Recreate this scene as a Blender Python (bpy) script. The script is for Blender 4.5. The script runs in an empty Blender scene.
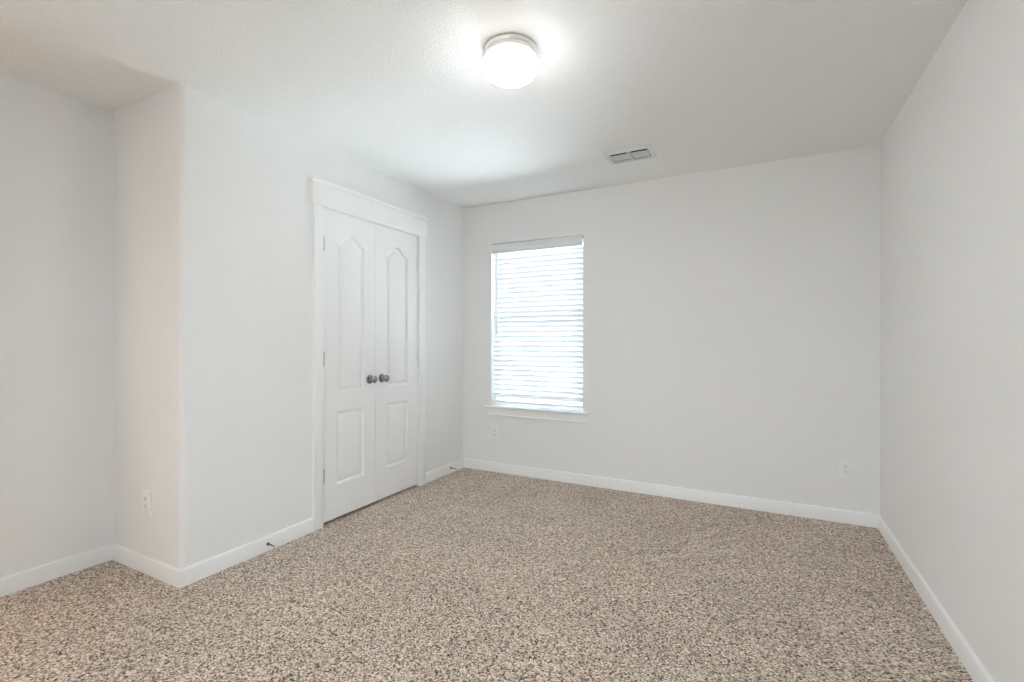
import bpy, bmesh, math, random
from mathutils import Vector, Matrix
PI = math.pi
R = math.radians
SC = bpy.context.scene
COL = SC.collection

# ------------------------------------------------------------------ camera
cam_d = bpy.data.cameras.new('camera')
cam_d.sensor_width = 36.0
cam_d.lens = 36.0 * 476.0 / 1024.0
cam_d.clip_start = 0.02
cam = bpy.data.objects.new('camera', cam_d)
COL.objects.link(cam)
cam.location = (0, 0, 1.19)
cam.rotation_euler = (R(90), 0, R(27.6))
SC.camera = cam

# ------------------------------------------------------------------ world: overcast daylight
# north (beyond the blinds): pale sky, horizon dimmed to darken slat gaps, ground brightened to light the ceiling; south and east (beside and behind the camera): soft overcast
N_SKY, N_HORIZON, N_GROUND = 28.0, 7.0, 84.0
S_SKY, S_GROUND = 4.7, 2.3
w = bpy.data.worlds.new('daylight')
SC.world = w
w.use_nodes = True
wn = w.node_tree
bg = wn.nodes['Background']
wtc = wn.nodes.new('ShaderNodeTexCoord')
wsp = wn.nodes.new('ShaderNodeSeparateXYZ')
wn.links.new(wtc.outputs['Generated'], wsp.inputs[0])
def w_range(src, lo, hi):
    n = wn.nodes.new('ShaderNodeMapRange'); n.interpolation_type = 'SMOOTHSTEP'
    n.inputs[1].default_value, n.inputs[2].default_value = lo, hi
    wn.links.new(wsp.outputs[src] if isinstance(src, str) else src, n.inputs[0])
    return n.outputs[0]
def w_mix(fac, A, B):
    n = wn.nodes.new('ShaderNodeMix'); n.data_type = 'RGBA'
    wn.links.new(fac, n.inputs['Factor'])
    for key, v in (('A', A), ('B', B)):
        s_ = next(i for i in n.inputs if i.name == key and i.type == 'RGBA')
        if isinstance(v, tuple): s_.default_value = (*v, 1)
        else: wn.links.new(v, s_)
    return next(o for o in n.outputs if o.type == 'RGBA')
def tint(c_, k): return tuple(k * x for x in c_)
north = w_mix(w_range('Z', -0.42, -0.10), tint((0.85, 0.96, 1.05), N_GROUND), tint((0.86, 0.95, 1.0), N_HORIZON))
north = w_mix(w_range('Z', 0.02, 0.30), north, tint((0.80, 0.90, 1.0), N_SKY))
south = w_mix(w_range('Z', -0.10, 0.10), tint((0.95, 0.98, 1.02), S_GROUND), tint((0.89, 0.96, 1.06), S_SKY))
wn.links.new(w_mix(w_range('Y', 0.0, 0.12), south, north), bg.inputs[0])
bg.inputs[1].default_value = 1.0

# ------------------------------------------------------------------ lights and exposure
LAMP = 58.0                       # radiance of the ceiling lamp's glass globe
LAMP_COL = (1.0, 0.985, 0.975)
SC.view_settings.view_transform = 'Standard'
SC.view_settings.look = 'None'
SC.view_settings.gamma = 1.0
SC.view_settings.exposure = 0.15
SC.view_settings.use_curve_mapping = False
SC.cycles.max_bounces = 14
SC.cycles.diffuse_bounces = 10
SC.cycles.glossy_bounces = 4
SC.cycles.transmission_bounces = 8
SC.cycles.transparent_max_bounces = 12
SC.cycles.caustics_reflective = False
SC.cycles.caustics_refractive = False
SC.cycles.sample_clamp_indirect = 12.0

# sampling portals in the window openings (help the daylight find them; give no light of their own)
def portal(loc, w_, h_, rx, rz=0):
    pd = bpy.data.lights.new('window_portal', 'AREA')
    pd.shape = 'RECTANGLE'
    pd.size, pd.size_y = w_, h_
    pd.cycles.is_portal = True
    po = bpy.data.objects.new('window_portal', pd)
    COL.objects.link(po)
    po.location = loc
    po.rotation_euler = (R(rx), 0, R(rz))
portal((-1.7465, 3.935, 1.335), 0.90, 1.50, -90)
portal((-0.60, -1.19, 1.20), 1.8, 1.9, 90)
portal((0.81, -0.25, 1.30), 1.2, 1.5, 90, 90)

# added fill lamp, unseen to the left: warms the alcove through the doorway
hl = bpy.data.lights.new('hallway_fill', 'POINT')
hl.energy, hl.shadow_soft_size, hl.color = 38.0, 0.10, (1.0, 0.79, 0.60)
ho = bpy.data.objects.new('hallway_fill', hl)
COL.objects.link(ho)
ho.location = (-3.75, 1.0, 2.2)

# ------------------------------------------------------------------ dimensions (metres)
H = 2.44
XL, XR, YB, YF = -2.49, 0.672, 3.772, -1.05        # main walls
XA, YA = -3.145, 1.300                             # alcove wall and the return wall
T = 0.12
HY0, HY1, HZ, HX = -0.03, 0.78, 2.05, -4.30            # added doorway, out of view, that lets warm fill light in

# ------------------------------------------------------------------ materials
def nodes(name):
    m = bpy.data.materials.new(name)
    m.use_nodes = True
    nt = m.node_tree
    return m, nt, nt.nodes['Principled BSDF']

def lk(nt, a, b): nt.links.new(a, b)

def paint(name, col, rough=0.6, bump=0.0, scale=150.0, detail=2.0, spec=0.3, var=0.0):
    m, nt, p = nodes(name)
    p.inputs['Base Color'].default_value = (*col, 1)
    p.inputs['Roughness'].default_value = rough
    p.inputs['Specular IOR Level'].default_value = spec
    tc = nt.nodes.new('ShaderNodeTexCoord')
    n = nt.nodes.new('ShaderNodeTexNoise')
    n.inputs['Scale'].default_value = scale
    n.inputs['Detail'].default_value = detail
    lk(nt, tc.outputs['Object'], n.inputs['Vector'])
    if bump > 0:
        cr = nt.nodes.new('ShaderNodeMapRange')
        cr.inputs[1].default_value, cr.inputs[2].default_value = 0.42, 0.62
        cr.interpolation_type = 'SMOOTHSTEP'
        lk(nt, n.outputs['Fac'], cr.inputs[0])
        b = nt.nodes.new('ShaderNodeBump')
        b.inputs['Strength'].default_value = 1.0
        b.inputs['Distance'].default_value = bump
        lk(nt, cr.outputs[0], b.inputs['Height'])
        lk(nt, b.outputs['Normal'], p.inputs['Normal'])
    if var > 0:
        mp = nt.nodes.new('ShaderNodeMapRange')
        mp.inputs[3].default_value, mp.inputs[4].default_value = 1 - var, 1 + var
        lk(nt, n.outputs['Fac'], mp.inputs[0])
        mx = nt.nodes.new('ShaderNodeVectorMath'); mx.operation = 'SCALE'
        mx.inputs[0].default_value = col
        lk(nt, mp.outputs[0], mx.inputs['Scale'])
        lk(nt, mx.outputs[0], p.inputs['Base Color'])
    return m

def metal(name, col, rough, scale=60.0, var=0.06):
    m, nt, p = nodes(name)
    p.inputs['Metallic'].default_value = 1.0
    p.inputs['Base Color'].default_value = (*col, 1)
    n = nt.nodes.new('ShaderNodeTexNoise')
    n.inputs['Scale'].default_value = scale
    mp = nt.nodes.new('ShaderNodeMapRange')
    mp.inputs[3].default_value, mp.inputs[4].default_value = max(0.02, rough - var), rough + var
    lk(nt, n.outputs['Fac'], mp.inputs[0])
    lk(nt, mp.outputs[0], p.inputs['Roughness'])
    return m

M = {}
M['wall'] = paint('white_wall_paint', (0.85, 0.848, 0.843), 0.75, 0.0005, 95.0, spec=0.2)
M['ceiling'] = paint('textured_ceiling_paint', (0.87, 0.868, 0.862), 0.85, 0.0011, 105.0, 3.0, spec=0.15)
M['trim'] = paint('white_semigloss_trim', (0.89, 0.89, 0.885), 0.35, spec=0.45, var=0.01, scale=8)
M['door'] = paint('white_door_paint', (0.87, 0.872, 0.872), 0.38, spec=0.45, var=0.01, scale=8)
M['plastic'] = paint('white_plastic', (0.87, 0.87, 0.86), 0.3, spec=0.5, var=0.01, scale=20)
M['vinyl'] = paint('white_vinyl', (0.82, 0.83, 0.84), 0.35, spec=0.5, var=0.01, scale=20)
M['dark'] = paint('dark_slot', (0.05, 0.048, 0.045), 0.6, var=0.1, scale=40)
M['duct'] = paint('dark_duct', (0.03, 0.03, 0.03), 0.8, var=0.1, scale=40)
M['vent'] = paint('vent_enamel', (0.74, 0.76, 0.75), 0.4, var=0.01, scale=20)
M['rubber'] = paint('white_rubber', (0.75, 0.74, 0.71), 0.6, var=0.02, scale=80)
M['cord'] = paint('white_cord', (0.75, 0.76, 0.78), 0.7, var=0.02, scale=200)
M['chrome'] = metal('polished_nickel', (0.34, 0.335, 0.33), 0.07, var=0.02)
M['nickel'] = metal('brushed_nickel', (0.86, 0.84, 0.81), 0.42)
M['hinge'] = metal('hinge_steel', (0.50, 0.50, 0.49), 0.35)
M['bronze'] = metal('dark_spring_steel', (0.16, 0.15, 0.14), 0.4)

def slat_mat():
    m, nt, p = nodes('white_blind_slat')
    p.inputs['Base Color'].default_value = (0.86, 0.87, 0.88, 1)
    p.inputs['Roughness'].default_value = 0.4
    n = nt.nodes.new('ShaderNodeTexNoise'); n.inputs['Scale'].default_value = 30
    mp = nt.nodes.new('ShaderNodeMapRange')
    mp.inputs[3].default_value, mp.inputs[4].default_value = 0.36, 0.44
    lk(nt, n.outputs['Fac'], mp.inputs[0]); lk(nt, mp.outputs[0], p.inputs['Roughness'])
    t = nt.nodes.new('ShaderNodeBsdfTranslucent')
    t.inputs['Color'].default_value = (0.85, 0.90, 0.95, 1)
    mx = nt.nodes.new('ShaderNodeMixShader'); mx.inputs[0].default_value = 0.085
    lk(nt, p.outputs[0], mx.inputs[1]); lk(nt, t.outputs[0], mx.inputs[2])
    lk(nt, mx.outputs[0], nt.nodes['Material Output'].inputs['Surface'])
    return m
M['slat'] = slat_mat()

def glass_mat():
    m, nt, p = nodes('clear_window_glass')
    tr = nt.nodes.new('ShaderNodeBsdfTransparent'); tr.inputs[0].default_value = (0.95, 0.98, 0.97, 1)
    gl = nt.nodes.new('ShaderNodeBsdfGlossy'); gl.inputs['Roughness'].default_value = 0.02
    fr = nt.nodes.new('ShaderNodeFresnel'); fr.inputs[0].default_value = 1.45
    mx = nt.nodes.new('ShaderNodeMixShader')
    lk(nt, fr.outputs[0], mx.inputs[0]); lk(nt, tr.outputs[0], mx.inputs[1]); lk(nt, gl.outputs[0], mx.inputs[2])
    lk(nt, mx.outputs[0], nt.nodes['Material Output'].inputs['Surface'])
    return m
M['glass'] = glass_mat()

def globe_mat():
    m, nt, p = nodes('frosted_white_glass_lit')
    p.inputs['Base Color'].default_value = (0.85, 0.84, 0.82, 1)
    p.inputs['Roughness'].default_value = 0.25
    p.inputs['Emission Color'].default_value = (*LAMP_COL, 1)
    # the bulb sits low in the globe: the neck under the metal base glows less than the belly
    tc = nt.nodes.new('ShaderNodeTexCoord'); sp = nt.nodes.new('ShaderNodeSeparateXYZ')
    lk(nt, tc.outputs['Object'], sp.inputs[0])
    mp = nt.nodes.new('ShaderNodeMapRange'); mp.interpolation_type = 'SMOOTHSTEP'
    mp.inputs[1].default_value, mp.inputs[2].default_value = -0.054, -0.128
    mp.inputs[3].default_value, mp.inputs[4].default_value = LAMP * 0.05, LAMP
    lk(nt, sp.outputs['Z'], mp.inputs[0]); lk(nt, mp.outputs[0], p.inputs['Emission Strength'])
    return m
M['globe'] = globe_mat()

def carpet_mat():
    m, nt, p = nodes('speckled_beige_carpet')
    p.inputs['Roughness'].default_value = 0.95
    p.inputs['Specular IOR Level'].default_value = 0.05
    p.inputs['Sheen Weight'].default_value = 0.15
    p.inputs['Sheen Roughness'].default_value = 0.6
    tc = nt.nodes.new('ShaderNodeTexCoord')
    wob = nt.nodes.new('ShaderNodeTexNoise'); wob.inputs['Scale'].default_value = 60; wob.inputs['Detail'].default_value = 1
    lk(nt, tc.outputs['Object'], wob.inputs['Vector'])
    add = nt.nodes.new('ShaderNodeVectorMath'); add.operation = 'MULTIPLY_ADD'
    add.inputs[1].default_value = (0.003, 0.003, 0.003)
    lk(nt, wob.outputs['Color'], add.inputs[0]); lk(nt, tc.outputs['Object'], add.inputs[2])
    v = nt.nodes.new('ShaderNodeTexVoronoi'); v.inputs['Scale'].default_value = 172
    lk(nt, add.outputs[0], v.inputs['Vector'])
    sep = nt.nodes.new('ShaderNodeSeparateColor'); lk(nt, v.outputs['Color'], sep.inputs[0])
    ramp = nt.nodes.new('ShaderNodeValToRGB')
    cr = ramp.color_ramp; cr.interpolation = 'LINEAR'
    cr.elements[0].position = 0.0; cr.elements[0].color = (0.05, 0.031, 0.019, 1)
    cr.elements[1].position = 1.0; cr.elements[1].color = (0.98, 0.87, 0.78, 1)
    for pos, col in ((0.12, (0.14, 0.095, 0.064)), (0.26, (0.40, 0.308, 0.235)), (0.58, (0.62, 0.50, 0.40)), (0.80, (0.83, 0.70, 0.585))):
        e = cr.elements.new(pos); e.color = (*col, 1)
    lk(nt, sep.outputs[0], ramp.inputs[0])
    # worn / brushed pile patches
    big = nt.nodes.new('ShaderNodeTexNoise'); big.inputs['Scale'].default_value = 2.3; big.inputs['Detail'].default_value = 3
    lk(nt, tc.outputs['Object'], big.inputs['Vector'])
    mp = nt.nodes.new('ShaderNodeMapRange')
    mp.inputs[1].default_value, mp.inputs[2].default_value = 0.3, 0.7
    mp.inputs[3].default_value, mp.inputs[4].default_value = 0.94, 1.08
    lk(nt, big.outputs['Fac'], mp.inputs[0])
    sc = nt.nodes.new('ShaderNodeVectorMath'); sc.operation = 'SCALE'
    lk(nt, ramp.outputs[0], sc.inputs[0]); lk(nt, mp.outputs[0], sc.inputs['Scale'])
    lk(nt, sc.outputs[0], p.inputs['Base Color'])
    b = nt.nodes.new('ShaderNodeBump'); b.invert = True
    b.inputs['Strength'].default_value = 0.8; b.inputs['Distance'].default_value = 0.006
    lk(nt, v.outputs['Distance'], b.inputs['Height']); lk(nt, b.outputs['Normal'], p.inputs['Normal'])
    return m
M['carpet'] = carpet_mat()

# ------------------------------------------------------------------ mesh helpers
def box(bm, x0, x1, y0, y1, z0, z1, bev=0.0, seg=2):
    t = bmesh.new()
    bmesh.ops.create_cube(t, size=1.0)
    for v in t.verts:
        v.co = Vector(((x0 + x1) / 2 + v.co.x * (x1 - x0), (y0 + y1) / 2 + v.co.y * (y1 - y0), (z0 + z1) / 2 + v.co.z * (z1 - z0)))
    if bev > 0:
        bmesh.ops.bevel(t, geom=list(t.edges), offset=bev, segments=seg, profile=0.5, affect='EDGES')
    merge(bm, t)

def merge(bm, t, mat=None):
    if mat is not None:
        bmesh.ops.transform(t, matrix=mat, verts=t.verts)
    me = bpy.data.meshes.new('tmp')
    t.to_mesh(me); t.free()
    bm.from_mesh(me)
    bpy.data.meshes.remove(me)

def lathe(bm, prof, seg=48, mat=None):
    """prof: list of (r, z); revolved about z"""
    t = bmesh.new()
    rings = []
    for r, z in prof:
        if r < 1e-6:
            rings.append([t.verts.new((0, 0, z))])
        else:
            rings.append([t.verts.new((r * math.cos(2 * PI * k / seg), r * math.sin(2 * PI * k / seg), z)) for k in range(seg)])
    for a, b in zip(rings, rings[1:]):
        for k in range(seg):
            k2 = (k + 1) % seg
            if len(a) == 1 and len(b) == 1: continue
            if len(a) == 1: t.faces.new((a[0], b[k2], b[k]))
            elif len(b) == 1: t.faces.new((a[k], a[k2], b[0]))
            else: t.faces.new((a[k], a[k2], b[k2], b[k]))
    bmesh.ops.recalc_face_normals(t, faces=t.faces)
    merge(bm, t, mat)

def prism(bm, pts, axis, a, b):
    """extrude a 2-D outline along axis ('x','y','z') from a to b"""
    t = bmesh.new()
    def P(u, v, s):
        return {'x': (s, u, v), 'y': (u, s, v), 'z': (u, v, s)}[axis]
    A = [t.verts.new(P(u, v, a)) for u, v in pts]
    B = [t.verts.new(P(u, v, b)) for u, v in pts]
    n = len(pts)
    for k in range(n):
        t.faces.new((A[k], A[(k + 1) % n], B[(k + 1) % n], B[k]))
    t.faces.new(A); t.faces.new(B)
    bmesh.ops.recalc_face_normals(t, faces=t.faces)
    merge(bm, t)

def tube(bm, pts, r, seg=10):
    t = bmesh.new()
    rings = []
    for i, p in enumerate(pts):
        p = Vector(p)
        d = (Vector(pts[min(i + 1, len(pts) - 1)]) - Vector(pts[max(i - 1, 0)])).normalized()
        a = d.orthogonal().normalized() if i == 0 else (rings_a - d * rings_a.dot(d)).normalized()
        rings_a = a
        b = d.cross(a)
        rings.append([t.verts.new(p + r * (math.cos(2 * PI * k / seg) * a + math.sin(2 * PI * k / seg) * b)) for k in range(seg)])
    for A, B in zip(rings, rings[1:]):
        for k in range(seg):
            t.faces.new((A[k], A[(k + 1) % seg], B[(k + 1) % seg], B[k]))
    t.faces.new(rings[0]); t.faces.new(rings[-1])
    bmesh.ops.recalc_face_normals(t, faces=t.faces)
    merge(bm, t)

def obj(name, bm, mat, parent=None, smooth=None):
    me = bpy.data.meshes.new(name)
    bm.normal_update()
    if smooth is not None:
        for f in bm.faces: f.smooth = True
        for e in bm.edges:
            if len(e.link_faces) == 2:
                e.smooth = e.calc_face_angle(0) < R(smooth)
    bm.to_mesh(me); bm.free()
    me.materials.append(M[mat])
    o = bpy.data.objects.new(name, me)
    COL.objects.link(o)
    if parent: o.parent = parent
    return o

def tag(o, label, cat=None, group=None, kind=None):
    o['label'] = label
    if cat: o['category'] = cat
    if group: o['group'] = group
    if kind: o['kind'] = kind
    return o

def empty(name, loc=(0, 0, 0), rz=0.0):
    o = bpy.data.objects.new(name, None)
    o.empty_display_size = 0.1
    o.location = loc
    o.rotation_euler = (0, 0, rz)
    COL.objects.link(o)
    return o

def copy_tree(o, parent=None):
    c = o.copy()
    COL.objects.link(c)
    if parent: c.parent = parent
    for ch in o.children:
        copy_tree(ch, c)
    return c

# ================================================================== SETTING
# door opening in the left wall, window opening in the back wall
DY0, DY1, DZ = 2.125, 3.113, 2.0645
WX0, WX1, WZ0, WZ1 = -2.187, -1.306, 0.565, 2.076

bm = bmesh.new(); box(bm, HX - T, XR + T, YF - T, YB + 0.15, -0.10, 0.0)
tag(obj('floor', bm, 'carpet'), 'beige and brown speckled carpet covering the whole floor', 'floor', kind='structure')

VX0, VX1, VY0, VY1 = -0.935, -0.622, 3.083, 3.318      # air vent frame and its opening in the ceiling
OX0, OX1, OY0, OY1 = -0.902, -0.655, 3.128, 3.283
bm = bmesh.new()
box(bm, HX - T, OX0, YF - T, YB + 0.15, H, H + 0.12); box(bm, OX1, XR + T, YF - T, YB + 0.15, H, H + 0.12)
box(bm, OX0, OX1, YF - T, OY0, H, H + 0.12); box(bm, OX0, OX1, OY1, YB + 0.15, H, H + 0.12)
tag(obj('ceiling', bm, 'ceiling'), 'white textured ceiling over the whole room', 'ceiling', kind='structure')

# left wall with rounded outer corner; cut by the closet door opening
bm = bmesh.new()
r = 0.026
arc = [(XL - r + r * math.cos(a), YA + r - r * math.sin(a)) for a in [i * PI / 2 / 8 for i in range(9)]]
pts = [(XL - T, DY0), (XL, DY0)] + arc + [(XL - T, YA)]
prism(bm, pts, 'z', 0, H)
box(bm, XL - T, XL, DY1, YB + 0.001, 0, H)
box(bm, XL - T, XL, DY0, DY1, DZ, H)
tag(obj('wall_left', bm, 'wall', smooth=35), 'white left wall with the closet doors and a rounded outer corner', 'wall', kind='structure')

bm = bmesh.new(); box(bm, XA - T, XL - T, YA, YA + T, 0, H)
tag(obj('wall_return', bm, 'wall'), 'short shaded wall of the alcove holding a single outlet', 'wall', kind='structure')
bm = bmesh.new()
box(bm, XA - T, XA, YF - T, HY0, 0, H); box(bm, XA - T, XA, HY1, YA, 0, H); box(bm, XA - T, XA, HY0, HY1, HZ, H)
tag(obj('wall_alcove', bm, 'wall'), 'white alcove wall at the far left edge of the photo', 'wall', kind='structure')
QY0, QY1, QZ0, QZ1 = -0.85, 0.35, 0.55, 2.05          # added unseen window beside the camera, to brighten the left wall
bm = bmesh.new()
box(bm, XR, XR + T, YF - T, QY0, 0, H); box(bm, XR, XR + T, QY1, YB + 0.15, 0, H)
box(bm, XR, XR + T, QY0, QY1, 0, QZ0); box(bm, XR, XR + T, QY0, QY1, QZ1, H)
tag(obj('wall_right', bm, 'wall'), 'plain white wall along the right side of the room', 'wall', kind='structure')
bm = bmesh.new()
BT = 0.15
box(bm, XL - T, WX0, YB, YB + BT, 0, H); box(bm, WX1, XR, YB, YB + BT, 0, H)
box(bm, WX0, WX1, YB, YB + BT, 0, WZ0); box(bm, WX0, WX1, YB, YB + BT, WZ1, H)
bmesh.ops.remove_doubles(bm, verts=bm.verts, dist=1e-5)
tag(obj('wall_back', bm, 'wall'), 'white far wall with the window and two outlets', 'wall', kind='structure')
PX0, PX1, PZ0, PZ1 = -1.50, 0.30, 0.25, 2.15       # large window added behind the camera for fill daylight
bm = bmesh.new()
box(bm, XA, PX0, YF - T, YF, 0, H); box(bm, PX1, XR, YF - T, YF, 0, H)
box(bm, PX0, PX1, YF - T, YF, 0, PZ0); box(bm, PX0, PX1, YF - T, YF, PZ1, H)
tag(obj('wall_front', bm, 'wall'), 'plain white wall behind the camera with an added wide window for fill light', 'wall', kind='structure')
# closet shell behind the doors
bm = bmesh.new()
box(bm, XA - T, XA - T + 0.05, YA + T, YB + 0.15, 0, H)
box(bm, XA - T + 0.05, XL - T, YB, YB + 0.15, 0, H)
tag(obj('wall_closet', bm, 'wall'), 'closet back wall hidden behind the double doors', 'wall', kind='structure')

# blocker added outside: keeps bright north daylight out of the right-hand window
bm = bmesh.new(); box(bm, XR + T + 0.01, XR + 4.5, QY1 + 0.15, QY1 + 0.35, -0.3, 3.2)
tag(obj('blocker_wall', bm, 'wall'), 'unseen wall added outside to block north light at the right window', 'wall', kind='structure')
# added hallway shell, unseen, bouncing its lamp's warm light into the alcove
bm = bmesh.new()
box(bm, HX - T, HX, YF - T, YA, 0, H); box(bm, HX, XA - T, YF - T, YF, 0, H); box(bm, HX, XA - T, YA - 0.1, YA, 0, H)
tag(obj('fill_hallway_walls', bm, 'wall'), 'added white hallway walls, unseen to the left, bouncing warm light', 'wall', kind='structure')

# baseboards (profile: depth outwards, height)
BH, BD = 0.084, 0.014
BP = [(0, 0), (BD, 0), (BD, BH - 0.007), (BD - 0.002, BH - 0.003), (BD - 0.005, BH - 0.001), (BD - 0.008, BH), (0, BH)]
def sweep(bm, path):
    """sweep the baseboard profile along a plan path; the board lies on the path's right-hand side"""
    n = len(path)
    rings = []
    for i, p in enumerate(path):
        p = Vector(p)
        ds = []
        if i > 0: ds.append((p - Vector(path[i - 1])).normalized())
        if i < n - 1: ds.append((Vector(path[i + 1]) - p).normalized())
        ns = [Vector((d.y, -d.x)) for d in ds]
        nn = ns[0] if len(ns) == 1 else (ns[0] + ns[1]) / (1 + ns[0].dot(ns[1]))
        rings.append([bm.verts.new((p.x + nn.x * d, p.y + nn.y * d, z)) for d, z in BP])
    for A, B in zip(rings, rings[1:]):
        for k in range(len(BP)):
            k2 = (k + 1) % len(BP)
            bm.faces.new((A[k], B[k], B[k2], A[k2]))
    bm.faces.new(rings[0]); bm.faces.new(rings[-1])
    bmesh.ops.recalc_face_normals(bm, faces=bm.faces)

def baseboard(name, path, label):
    bm = bmesh.new(); sweep(bm, path)
    return tag(obj(name, bm, 'trim', smooth=40), label, 'baseboard', kind='structure')

c = BD
baseboard('baseboard_alcove', [(XA, HY1 + 0.03), (XA, YA)], 'white baseboard of the alcove wall at far left')
# the return's board and the left wall's board meet in a mitre on the outer corner:
# sweep both in one go, then hand each its own faces
full = bmesh.new(); sweep(full, [(XA + c, YA), (XL, YA), (XL, 2.064)])
f1, f2 = bmesh.new(), bmesh.new()
full.verts.index_update()
for dst, want in ((f1, True), (f2, False)):
    mp = {}
    for f in full.faces:
        if (f.calc_center_median().x < XL - 0.05) == want:
            vs = []
            for v in f.verts:
                if v.index not in mp: mp[v.index] = dst.verts.new(v.co)
                vs.append(mp[v.index])
            dst.faces.new(vs)
    bmesh.ops.recalc_face_normals(dst, faces=dst.faces)
full.free()
tag(obj('baseboard_return', f1, 'trim', smooth=40), 'short white baseboard under the alcove outlet', 'baseboard', kind='structure')
tag(obj('baseboard_left', f2, 'trim', smooth=40), 'white baseboard between the outer corner and the closet doors', 'baseboard', kind='structure')
baseboard('baseboard_closet', [(XL, 3.180), (XL, YB)], 'short white baseboard between closet casing and far corner')
baseboard('baseboard_back', [(XL + c, YB), (XR - c, YB)], 'white baseboard running under the window along the far wall')
baseboard('baseboard_right', [(XR, YB), (XR, YF)], 'white baseboard along the right wall')

# ------------------------------------------------------------------ closet door casing
cas = empty('trim_1', (XL, 2.62, 0))
tag(cas, 'white casing with a capped head board around the closet doors', 'door casing', kind='structure')
def part(name, bm, mat, parent, smooth=None):
    """bm is in world coordinates; parent is an unrotated Empty or mesh"""
    M_ = Matrix.Translation(-(parent.location if parent.parent is None else parent.parent.location + parent.location))
    bmesh.ops.transform(bm, matrix=M_, verts=bm.verts)
    return obj(name, bm, mat, parent, smooth)
CT = 0.017
for y0, y1 in ((2.064, 2.136), (3.104, 3.178)):
    bm = bmesh.new(); box(bm, XL, XL + CT, y0, y1, 0, 2.0475, 0.002)
    part('side_casing', bm, 'trim', cas, 40)
bm = bmesh.new(); box(bm, XL, XL + 0.021, 2.050, 3.192, 2.0475, 2.190, 0.002)
part('head_casing', bm, 'trim', cas, 40)
bm = bmesh.new()
prism(bm, [(XL, 2.190), (XL + 0.026, 2.190), (XL + 0.036, 2.198), (XL + 0.038, 2.212), (XL + 0.036, 2.214), (XL, 2.214)], 'y', 2.036, 3.207)
part('head_cap', bm, 'trim', cas, 40)
for y0, y1 in ((DY0 + 0.001, 2.1455), (3.0880, DY1 - 0.001)):
    bm = bmesh.new(); box(bm, XL - T, XL - 0.0005, y0, y1, 0, DZ - 0.020, 0.001)
    part('jamb', bm, 'trim', cas, 40)
bm = bmesh.new(); box(bm, XL - T, XL - 0.0005, DY0 + 0.001, DY1 - 0.001, DZ - 0.020, DZ - 0.001, 0.001)
part('head_jamb', bm, 'trim', cas, 40)
# stop strip behind the doors (keeps the gaps dark)
bm = bmesh.new(); box(bm, XL - 0.075, XL - 0.052, 2.1457, 3.0878, 2.015, DZ - 0.0205)
part('stop', bm, 'trim', cas)

# ------------------------------------------------------------------ closet doors
LW, LZ0, LZ1, LT = 0.4690, 0.020, 2.0415, 0.035
def offset_poly(P, d):
    """inset a counter-clockwise outline by d (mitred)"""
    n = len(P); out = []
    for i in range(n):
        p0, p1, p2 = Vector(P[i - 1]), Vector(P[i]), Vector(P[(i + 1) % n])
        d1, d2 = (p1 - p0).normalized(), (p2 - p1).normalized()
        n1, n2 = Vector((-d1.y, d1.x)), Vector((-d2.y, d2.x))
        k = (n1 + n2) / (1 + n1.dot(n2))
        out.append(tuple(p1 + k * d))
    return out

def panel_outline(u0, u1, z0, z1, rise=0.0):
    if rise <= 0:
        return [(u0, z0), (u1, z0), (u1, z1), (u0, z1)]
    P = [(u0, z0), (u1, z0)]
    N = 22
    for i in range(N + 1):
        s = 1 - 2 * i / N
        a = abs(s)
        # short level shoulders, an S-curve up, a rounded crown
        e = min(1, max(0, (a - 0.06) / 0.86))
        b = 0.5 + 0.5 * math.cos(PI * e)
        P.append(((u0 + u1) / 2 + s * (u1 - u0) / 2, z1 + rise * b))
    return P

def door_leaf(name):
    """door in its own frame: u along +Y from 0 to LW, face at x=0 looking to +X"""
    bm = bmesh.new()
    outs = [panel_outline(0.1125, LW - 0.1125, 0.845, 1.850, 0.062), panel_outline(0.1125, LW - 0.1125, 0.238, 0.722)]
    steps = [(0.0, 0.0), (0.003, -0.002), (0.008, -0.012), (0.012, -0.0135), (0.022, -0.0135), (0.038, -0.004), (0.044, -0.003)]
    rim = []
    edges = []
    F = [bm.verts.new((0, u, z)) for u, z in ((0, LZ0), (LW, LZ0), (LW, LZ1), (0, LZ1))]
    for k in range(4): edges.append(bm.edges.new((F[k], F[(k + 1) % 4])))
    for P in outs:
        rings = []
        for off, dep in steps:
            Q = offset_poly(P, off) if off else P
            rings.append([bm.verts.new((dep, u, z)) for u, z in Q])
        n = len(P)
        for k in range(n): edges.append(bm.edges.new((rings[0][k], rings[0][(k + 1) % n])))
        for A, B in zip(rings, rings[1:]):
            for k in range(n):
                bm.faces.new((A[k], A[(k + 1) % n], B[(k + 1) % n], B[k]))
        bm.faces.new(rings[-1])
    bmesh.ops.triangle_fill(bm, use_beauty=True, edges=edges, normal=(1, 0, 0))
    B = [bm.verts.new((-LT, v.co.y, v.co.z)) for v in F]
    for k in range(4):
        bm.faces.new((F[k], B[k], B[(k + 1) % 4], F[(k + 1) % 4]))
    bm.faces.new(B)
    bmesh.ops.recalc_face_normals(bm, faces=bm.faces)
    return obj(name, bm, 'door', smooth=28)

def add_hinge(door, u, z):
    bm = bmesh.new()
    for k in range(5):
        z0 = z - 0.044 + k * 0.0178
        lathe(bm, [(0.0, z0), (0.0055, z0), (0.0062, z0 + 0.001), (0.0062, z0 + 0.0160), (0.0055, z0 + 0.0170), (0.0, z0 + 0.0170)], 16, Matrix.Translation((0.0050, u, 0)))
    lathe(bm, [(0.0, z + 0.045), (0.004, z + 0.045), (0.005, z + 0.048), (0.003, z + 0.051), (0, z + 0.0515)], 12, Matrix.Translation((0.0050, u, 0)))
    h = obj('hinge', bm, 'hinge', door, 40)
    return h

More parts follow.
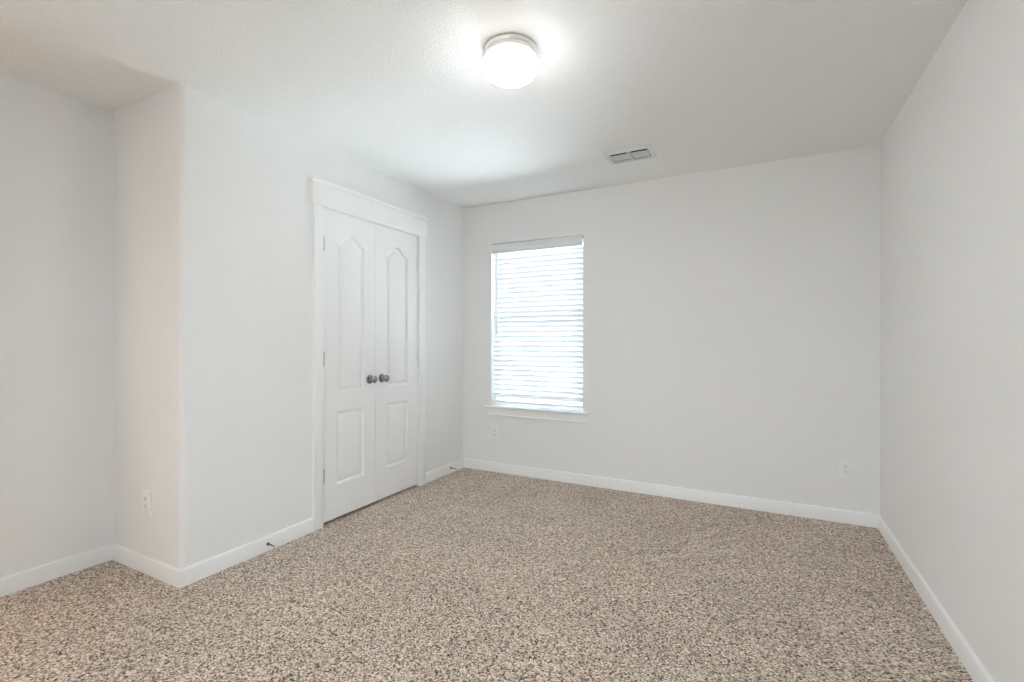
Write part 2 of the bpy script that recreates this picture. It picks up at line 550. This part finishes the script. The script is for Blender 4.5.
def add_knob(door, u, z):
    rot = Matrix.Translation((0, u, z)) @ Matrix.Rotation(R(90), 4, 'Y')
    bm = bmesh.new()
    lathe(bm, [(0.0, 0.0), (0.0325, 0.0), (0.0325, 0.003), (0.031, 0.0055), (0.027, 0.0075), (0.018, 0.0085), (0.0145, 0.011), (0.0125, 0.016), (0.0115, 0.024), (0.0125, 0.030), (0, 0.030)], 40, rot)
    ro = obj('door_knob', bm, 'chrome', door, 50)
    tag(ro, 'round polished nickel knob and rosette')
    bm = bmesh.new()
    prof = [(0.0, 0.026), (0.0125, 0.026), (0.017, 0.0285), (0.0225, 0.033), (0.0258, 0.039), (0.0268, 0.045), (0.0258, 0.051), (0.0225, 0.0565), (0.017, 0.0605), (0.010, 0.0625), (0.0, 0.063)]
    lathe(bm, prof, 40, rot)
    obj('grip', bm, 'chrome', ro, 60)

d1 = door_leaf('door_1')
d1.location = (XL - 0.001, 2.1473, 0)
tag(d1, 'left leaf of the white two-panel closet double doors', 'door', kind='structure')
d2 = door_leaf('door_2')
d2.location = (XL - 0.001, 2.6183, 0)
tag(d2, 'right leaf of the white two-panel closet double doors, nearer the window', 'door', kind='structure')
for z in (1.812, 1.072, 0.318):
    add_hinge(d1, -0.0015, z)
    h = add_hinge(d2, LW + 0.0015, z)
    h.data.materials[0] = M['trim']
    tag(h, 'hinge painted white')
add_knob(d1, LW - 0.060, 0.915)
add_knob(d2, 0.060, 0.915)

# ------------------------------------------------------------------ window
win = empty('window_1', ((WX0 + WX1) / 2, YB, WZ0))
tag(win, 'single white hung window in the far wall behind closed blinds', 'window', kind='structure')
FY0, FY1 = YB + 0.085, YB + 0.145
bm = bmesh.new()
fw = 0.018
box(bm, WX0, WX0 + fw, FY0, FY1, WZ0, WZ1); box(bm, WX1 - fw, WX1, FY0, FY1, WZ0, WZ1)
box(bm, WX0 + fw, WX1 - fw, FY0, FY1, WZ1 - fw, WZ1); box(bm, WX0 + fw, WX1 - fw, FY0, FY1, WZ0, WZ0 + 0.05)
part('frame', bm, 'vinyl', win)
def sash(y0, y1, z0, z1, s=0.024):
    bm = bmesh.new()
    x0, x1 = WX0 + fw, WX1 - fw
    box(bm, x0, x0 + s, y0, y1, z0, z1); box(bm, x1 - s, x1, y0, y1, z0, z1)
    box(bm, x0 + s, x1 - s, y0, y1, z0, z0 + s + 0.006); box(bm, x0 + s, x1 - s, y0, y1, z1 - s - 0.006, z1)
    sh = part('sash', bm, 'vinyl', win)
    g = bmesh.new(); ym = (y0 + y1) / 2
    box(g, x0 + s, x1 - s, ym - 0.002, ym + 0.002, z0 + s + 0.006, z1 - s - 0.006)
    part('pane', g, 'glass', sh)
MR = 1.345
sash(FY0 + 0.031, FY0 + 0.056, MR - 0.02, WZ1 - fw)
sash(FY0 + 0.003, FY0 + 0.028, WZ0 + 0.05, MR + 0.02)
# wide window added behind the camera, an unseen source of fill daylight
win2 = empty('fill_window_back', ((PX0 + PX1) / 2, YF, PZ0))
tag(win2, 'wide two-pane window added unseen behind the camera for fill light', 'window', kind='structure')
bm = bmesh.new()
y0, y1, xm = YF - T + 0.01, YF - 0.04, (PX0 + PX1) / 2
box(bm, PX0, PX0 + 0.05, y0, y1, PZ0, PZ1); box(bm, PX1 - 0.05, PX1, y0, y1, PZ0, PZ1); box(bm, xm - 0.04, xm + 0.04, y0, y1, PZ0 + 0.05, PZ1 - 0.05)
box(bm, PX0 + 0.05, PX1 - 0.05, y0, y1, PZ0, PZ0 + 0.05); box(bm, PX0 + 0.05, PX1 - 0.05, y0, y1, PZ1 - 0.05, PZ1)
part('frame', bm, 'vinyl', win2)
for a, b in ((PX0 + 0.05, xm - 0.04), (xm + 0.04, PX1 - 0.05)):
    bm = bmesh.new(); box(bm, a, b, YF - 0.085, YF - 0.081, PZ0 + 0.05, PZ1 - 0.05)
    part('pane', bm, 'glass', win2)
# window added in the right wall, out of view, to raise the daylight
win3 = empty('fill_window_side', (XR, (QY0 + QY1) / 2, QZ0))
tag(win3, 'wide two-pane window added unseen in the right wall for fill light', 'window', kind='structure')
bm = bmesh.new()
x0, x1, ym = XR + 0.04, XR + T - 0.01, (QY0 + QY1) / 2
box(bm, x0, x1, QY0, QY0 + 0.05, QZ0, QZ1); box(bm, x0, x1, QY1 - 0.05, QY1, QZ0, QZ1); box(bm, x0, x1, ym - 0.04, ym + 0.04, QZ0 + 0.05, QZ1 - 0.05)
box(bm, x0, x1, QY0 + 0.05, QY1 - 0.05, QZ0, QZ0 + 0.05); box(bm, x0, x1, QY0 + 0.05, QY1 - 0.05, QZ1 - 0.05, QZ1)
part('frame', bm, 'vinyl', win3)
for a, b in ((QY0 + 0.05, ym - 0.04), (ym + 0.04, QY1 - 0.05)):
    bm = bmesh.new(); box(bm, XR + 0.081, XR + 0.085, a, b, QZ0 + 0.05, QZ1 - 0.05)
    part('pane', bm, 'glass', win3)
# stool with horns, and apron with a bead
bm = bmesh.new()
SX0, SX1 = -2.232, -1.256
prism(bm, [(YB - 0.034, 0.583), (YB - 0.038, 0.587), (YB - 0.039, 0.592), (YB - 0.038, 0.597), (YB - 0.034, 0.601), (YB, 0.601), (YB, 0.583)], 'x', SX0, SX1)
box(bm, WX0, WX1, YB, FY0 + 0.002, 0.5805, 0.601)
part('stool', bm, 'trim', win, 40)
bm = bmesh.new()
prism(bm, [(YB, 0.512), (YB - 0.016, 0.512), (YB - 0.019, 0.516), (YB - 0.019, 0.522), (YB - 0.014, 0.527), (YB - 0.013, 0.583), (YB, 0.583)], 'x', -2.213, -1.266)
part('apron', bm, 'trim', win, 40)

# ------------------------------------------------------------------ window blind
bl = empty('window_blind', ((WX0 + WX1) / 2, YB + 0.04, 0.602))
tag(bl, 'white wide-slat blind closed across the window above the sill', 'blind')
BX0, BX1, BY = -2.176, -1.3165, YB + 0.034
bm = bmesh.new(); box(bm, BX0, BX1, BY - 0.022, BY + 0.028, 2.020, 2.066, 0.002)
part('headrail', bm, 'vinyl', bl, 40)
bm = bmesh.new()
VY = YB + 0.006
prism(bm, [(VY + 0.010, 1.984), (VY + 0.002, 1.984), (VY, 1.987), (VY, 2.000), (VY + 0.003, 2.004), (VY + 0.003, 2.036), (VY, 2.040), (VY - 0.001, 2.050), (VY - 0.006, 2.056), (VY - 0.006, 2.066), (VY + 0.010, 2.066)], 'x', -2.184, -1.3145)
part('valance', bm, 'vinyl', bl, 40)
bm = bmesh.new(); box(bm, -1.3140, -1.3068, VY - 0.004, VY + 0.010, 2.046, 2.062, 0.001)
box(bm, -1.3140, -1.3068, VY - 0.006, VY - 0.003, 2.050, 2.058, 0.0008)
tag(part('clip', bm, 'dark', bl, 40), 'small dark valance clip')
PITCH, SW, ST, TILT = 0.0437, 0.050, 0.0028, R(-66)
NS = 30
ztop = 1.962
bm = bmesh.new()
rnd = random.Random(4)
for k in range(NS):
    zc = ztop - k * PITCH
    if zc < 0.665: break
    tl = TILT + R(rnd.uniform(-1.2, 1.2))
    up, dn = [], []
    for i in range(9):
        s = -1 + 2 * i / 8
        crown = 0.0022 * (1 - s * s)   # the slats bow upwards
        # s=-1: room-side edge, which stands higher
        yy = s * SW / 2
        dy = yy * math.cos(tl); dz = yy * math.sin(tl)
        nx, nz = -math.sin(tl), math.cos(tl)
        th = ST / 2 * (1 if abs(s) < 0.99 else 0.55)
        up.append((BY + dy + nx * (crown + th), zc + dz + nz * (crown + th)))
        dn.append((BY + dy + nx * (crown - th), zc + dz + nz * (crown - th)))
    prism(bm, up + dn[::-1], 'x', BX0 + rnd.uniform(-.0012, .0012), BX1 + rnd.uniform(-.0012, .0012))
part('slats', bm, 'slat', bl, 40)
bm = bmesh.new(); box(bm, BX0, BX1, BY - 0.025, BY + 0.025, 0.632, 0.650, 0.004)
part('bottom_rail', bm, 'vinyl', bl, 40)
for x in (BX0 + 0.075, (BX0 + BX1) / 2, BX1 - 0.075):
    bm = bmesh.new()
    ysh = SW / 2 * math.cos(TILT) + 0.004
    for yy in (BY - ysh, BY + ysh):
        tube(bm, [(x, yy, 2.02), (x, yy, 1.3), (x, yy, 0.651)], 0.0008, 6)
    part('ladder_cord', bm, 'cord', bl)
bm = bmesh.new()
wx, wy = -2.128, BY - 0.034
tube(bm, [(wx, wy, 1.972), (wx, wy, 1.64), (wx, wy, 1.30)], 0.0042, 8)
lathe(bm, [(0.0, 1.245), (0.0045, 1.246), (0.0062, 1.255), (0.0062, 1.29), (0.0042, 1.302), (0, 1.303)], 12, Matrix.Translation((wx, wy, 0)))
tube(bm, [(wx, wy, 1.970), (wx, wy + 0.004, 1.985), (wx, wy + 0.012, 2.021)], 0.0018, 8)
part('tilt_wand', bm, 'vinyl', bl, 40)

# ================================================================== THINGS
# ------------------------------------------------------------------ ceiling lamp
lamp = empty('ceiling_light', (-0.953, 1.808, H))
tag(lamp, 'lit round frosted globe ceiling light with a brushed nickel base', 'ceiling light')
bm = bmesh.new()
lathe(bm, [(0.0, -0.0002), (0.1125, -0.0002), (0.1140, -0.002), (0.1140, -0.012), (0.1125, -0.0145), (0.1095, -0.0155), (0.1085, -0.018), (0.1095, -0.0205), (0.1105, -0.023), (0.1105, -0.036), (0.1090, -0.038), (0.104, -0.038), (0, -0.034)], 72)
obj('base', bm, 'nickel', lamp, 40)
bm = bmesh.new()
prof = [(0.100, -0.034), (0.1035, -0.040), (0.110, -0.046), (0.1165, -0.055), (0.1205, -0.067), (0.1215, -0.080), (0.1195, -0.094), (0.1145, -0.108), (0.106, -0.121), (0.094, -0.132), (0.078, -0.141), (0.058, -0.1475), (0.032, -0.1515), (0.0, -0.153)]
lathe(bm, [(r_, -0.034 + (z_ + 0.034) * 0.80) for r_, z_ in prof], 72)
obj('globe', bm, 'globe', lamp, 80)

# ------------------------------------------------------------------ ceiling air vent
vent = empty('air_vent', ((VX0 + VX1) / 2, (VY0 + VY1) / 2, H))
tag(vent, 'small white louvred air vent in the ceiling near the far wall', 'air vent')
bm = bmesh.new()
zf = H - 0.006
def ring_quad(bm, A, za, B, zb):
    a = [bm.verts.new((x, y, za)) for x, y in A]; b = [bm.verts.new((x, y, zb)) for x, y in B]
    for k in range(4): bm.faces.new((a[k], a[(k + 1) % 4], b[(k + 1) % 4], b[k]))
rect = lambda x0, x1, y0, y1: [(x0, y0), (x1, y0), (x1, y1), (x0, y1)]
ring_quad(bm, rect(VX0, VX1, VY0, VY1), H - 0.0002, rect(VX0, VX1, VY0, VY1), H - 0.004)
ring_quad(bm, rect(VX0, VX1, VY0, VY1), H - 0.004, rect(VX0 + .004, VX1 - .004, VY0 + .004, VY1 - .004), zf)
ring_quad(bm, rect(VX0 + .004, VX1 - .004, VY0 + .004, VY1 - .004), zf, rect(OX0 - .004, OX1 + .004, OY0 - .004, OY1 + .004), zf - 0.003)
ring_quad(bm, rect(OX0 - .004, OX1 + .004, OY0 - .004, OY1 + .004), zf - 0.003, rect(OX0, OX1, OY0, OY1), H + 0.001)
bmesh.ops.remove_doubles(bm, verts=bm.verts, dist=1e-5)
bmesh.ops.recalc_face_normals(bm, faces=bm.faces)
part('frame', bm, 'vent', vent)
bm = bmesh.new()
zt, e = H + 0.115, 0.0015
box(bm, OX0 + e, OX1 - e, OY0 + e, OY1 - e, zt - 0.004, zt)
for x in (OX0 + e, OX1 - 3 * e): box(bm, x, x + 2 * e, OY0 + e, OY1 - e, H + 0.001, zt - 0.004)
for y in (OY0 + e, OY1 - 3 * e): box(bm, OX0 + 3 * e, OX1 - 3 * e, y, y + 2 * e, H + 0.001, zt - 0.004)
tag(part('duct_opening', bm, 'duct', vent), 'dark duct opening behind the louvres')
XM = -0.776
bm = bmesh.new(); prism(bm, [(OY0 + 0.110, H + 0.022), (OY1 - 0.006, H + 0.000), (OY1 - 0.006, H + 0.0012), (OY0 + 0.110, H + 0.0232)], 'x', OX0 + 0.006, OX1 - 0.006)
tag(part('damper', bm, 'hinge', vent), 'grey metal damper plate behind the louvres')
bm = bmesh.new(); box(bm, XM - 0.006, XM + 0.006, OY0, OY1, H - 0.012, H + 0.012, 0.001)
part('divider', bm, 'vent', vent)
for x0, x1 in ((OX0, XM - 0.006), (XM + 0.006, OX1)):
    for k in range(3):
        y = OY0 + 0.040 + k * 0.0330
        pts = []
        for i in range(6):
            a = i / 5
            pts.append((y + 0.010 * a, H + 0.001 - 0.0078 * (1 - (1 - a) ** 1.6)))
        up = pts; dn = [(u, v - 0.0009) for u, v in pts]
        bm = bmesh.new(); prism(bm, up + dn[::-1], 'x', x0 + 0.002, x1 - 0.002)
        part('louvre', bm, 'vent', vent, 40)

# ------------------------------------------------------------------ outlets (built facing -Y, origin on the wall)
def rounded_rect(w_, h_, r_, n=5):
    P = []
    for cx, cz, a0 in ((w_ / 2 - r_, -h_ / 2 + r_, -90), (w_ / 2 - r_, h_ / 2 - r_, 0), (-w_ / 2 + r_, h_ / 2 - r_, 90), (-w_ / 2 + r_, -h_ / 2 + r_, 180)):
        for i in range(n):
            a = R(a0 + 90 * i / (n - 1)); P.append((cx + r_ * math.cos(a), cz + r_ * math.sin(a)))
    return P
def stacked(bm, layers):
    rings = [[bm.verts.new((u, y, z)) for u, z in P] for P, y in layers]
    n = len(rings[0])
    for A, B in zip(rings, rings[1:]):
        for k in range(n): bm.faces.new((A[k], A[(k + 1) % n], B[(k + 1) % n], B[k]))
    bm.faces.new(rings[0]); bm.faces.new(rings[-1])
    bmesh.ops.recalc_face_normals(bm, faces=bm.faces)

def make_outlet():
    root = empty('wall_outlet')
    bm = bmesh.new()
    stacked(bm, [(rounded_rect(0.080, 0.125, 0.004), -0.0002), (rounded_rect(0.080, 0.125, 0.004), -0.0028), (rounded_rect(0.077, 0.122, 0.004), -0.0050), (rounded_rect(0.070, 0.115, 0.004), -0.0062)])
    obj('cover_plate', bm, 'plastic', root, 40)
    for dz in (0.0195, -0.0195):
        bm = bmesh.new()
        stacked(bm, [(rounded_rect(0.034, 0.029, 0.010), -0.0062), (rounded_rect(0.034, 0.029, 0.010), -0.0078), (rounded_rect(0.032, 0.027, 0.009), -0.0084)])
        rc = obj('receptacle', bm, 'plastic', root, 40)
        rc.location = (0, 0, dz)
        for dx, hh in ((-0.0065, 0.0085), (0.0065, 0.0070)):
            bm = bmesh.new(); box(bm, dx - 0.0013, dx + 0.0013, -0.0088, -0.0080, 0.0035 - hh / 2, 0.0035 + hh / 2)
            tag(obj('slot', bm, 'dark', rc), 'dark narrow slot')
        bm = bmesh.new()
        lathe(bm, [(0.0, 0.0), (0.0026, 0.0), (0.0026, 0.0008), (0, 0.0008)], 14, Matrix.Translation((0, -0.0080, -0.0070)) @ Matrix.Rotation(R(90), 4, 'X'))
        tag(obj('ground_hole', bm, 'dark', rc), 'dark round hole')
    bm = bmesh.new()
    lathe(bm, [(0.0, 0.0), (0.0034, 0.0), (0.0030, 0.0012), (0, 0.0015)], 14, Matrix.Translation((0, -0.0061, 0)) @ Matrix.Rotation(R(90), 4, 'X'))
    obj('screw', bm, 'plastic', root, 40)
    return root
o1 = make_outlet(); o1.location = (0.491, YB, 0.352)
tag(o1, 'white duplex wall outlet low on the far wall by the right corner', 'outlet', 'white wall outlets')
o2 = copy_tree(o1); o2.location = (-2.146, YB, 0.358)
tag(o2, 'white duplex wall outlet on the far wall below the window sill', 'outlet', 'white wall outlets')
o3 = copy_tree(o1); o3.location = (-2.797, YA, 0.362)
tag(o3, 'white duplex wall outlet on the shaded alcove return wall', 'outlet', 'white wall outlets')

# ------------------------------------------------------------------ spring door stops (built pointing +X, origin on the baseboard)
def make_stop():
    root = empty('door_stop')
    ry = Matrix.Rotation(R(90), 4, 'Y')
    bm = bmesh.new()
    lathe(bm, [(0.0, 0.0), (0.0090, 0.0), (0.0090, 0.002), (0.0070, 0.006), (0.0050, 0.010), (0.0, 0.010)], 20, ry)
    obj('mount', bm, 'bronze', root, 40)
    bm = bmesh.new()
    pts = []
    turns, n = 13, 13 * 10
    for i in range(n + 1):
        a = 2 * PI * turns * i / n; x = 0.009 + 0.050 * i / n
        rr = 0.0036 - 0.001 * i / n
        pts.append((x, rr * math.cos(a), rr * math.sin(a) - 0.004 * (i / n) ** 2))
    tube(bm, pts, 0.0009, 6)
    obj('spring', bm, 'bronze', root, 60)
    bm = bmesh.new()
    lathe(bm, [(0.0, 0.057), (0.0062, 0.057), (0.0072, 0.060), (0.0072, 0.070), (0.005, 0.074), (0.0, 0.075)], 20, Matrix.Translation((0, 0, -0.004)) @ ry)
    tag(obj('bumper', bm, 'rubber', root, 40), 'white rubber bumper tip')
    return root
s1 = make_stop(); s1.location = (XL + BD, 1.750, 0.040)
tag(s1, 'dark spring door stop on the baseboard left of the closet doors', 'door stop', 'spring door stops')
s2 = copy_tree(s1); s2.location = (XL + BD, 3.545, 0.048)
tag(s2, 'dark spring door stop on the baseboard between closet and far corner', 'door stop', 'spring door stops')
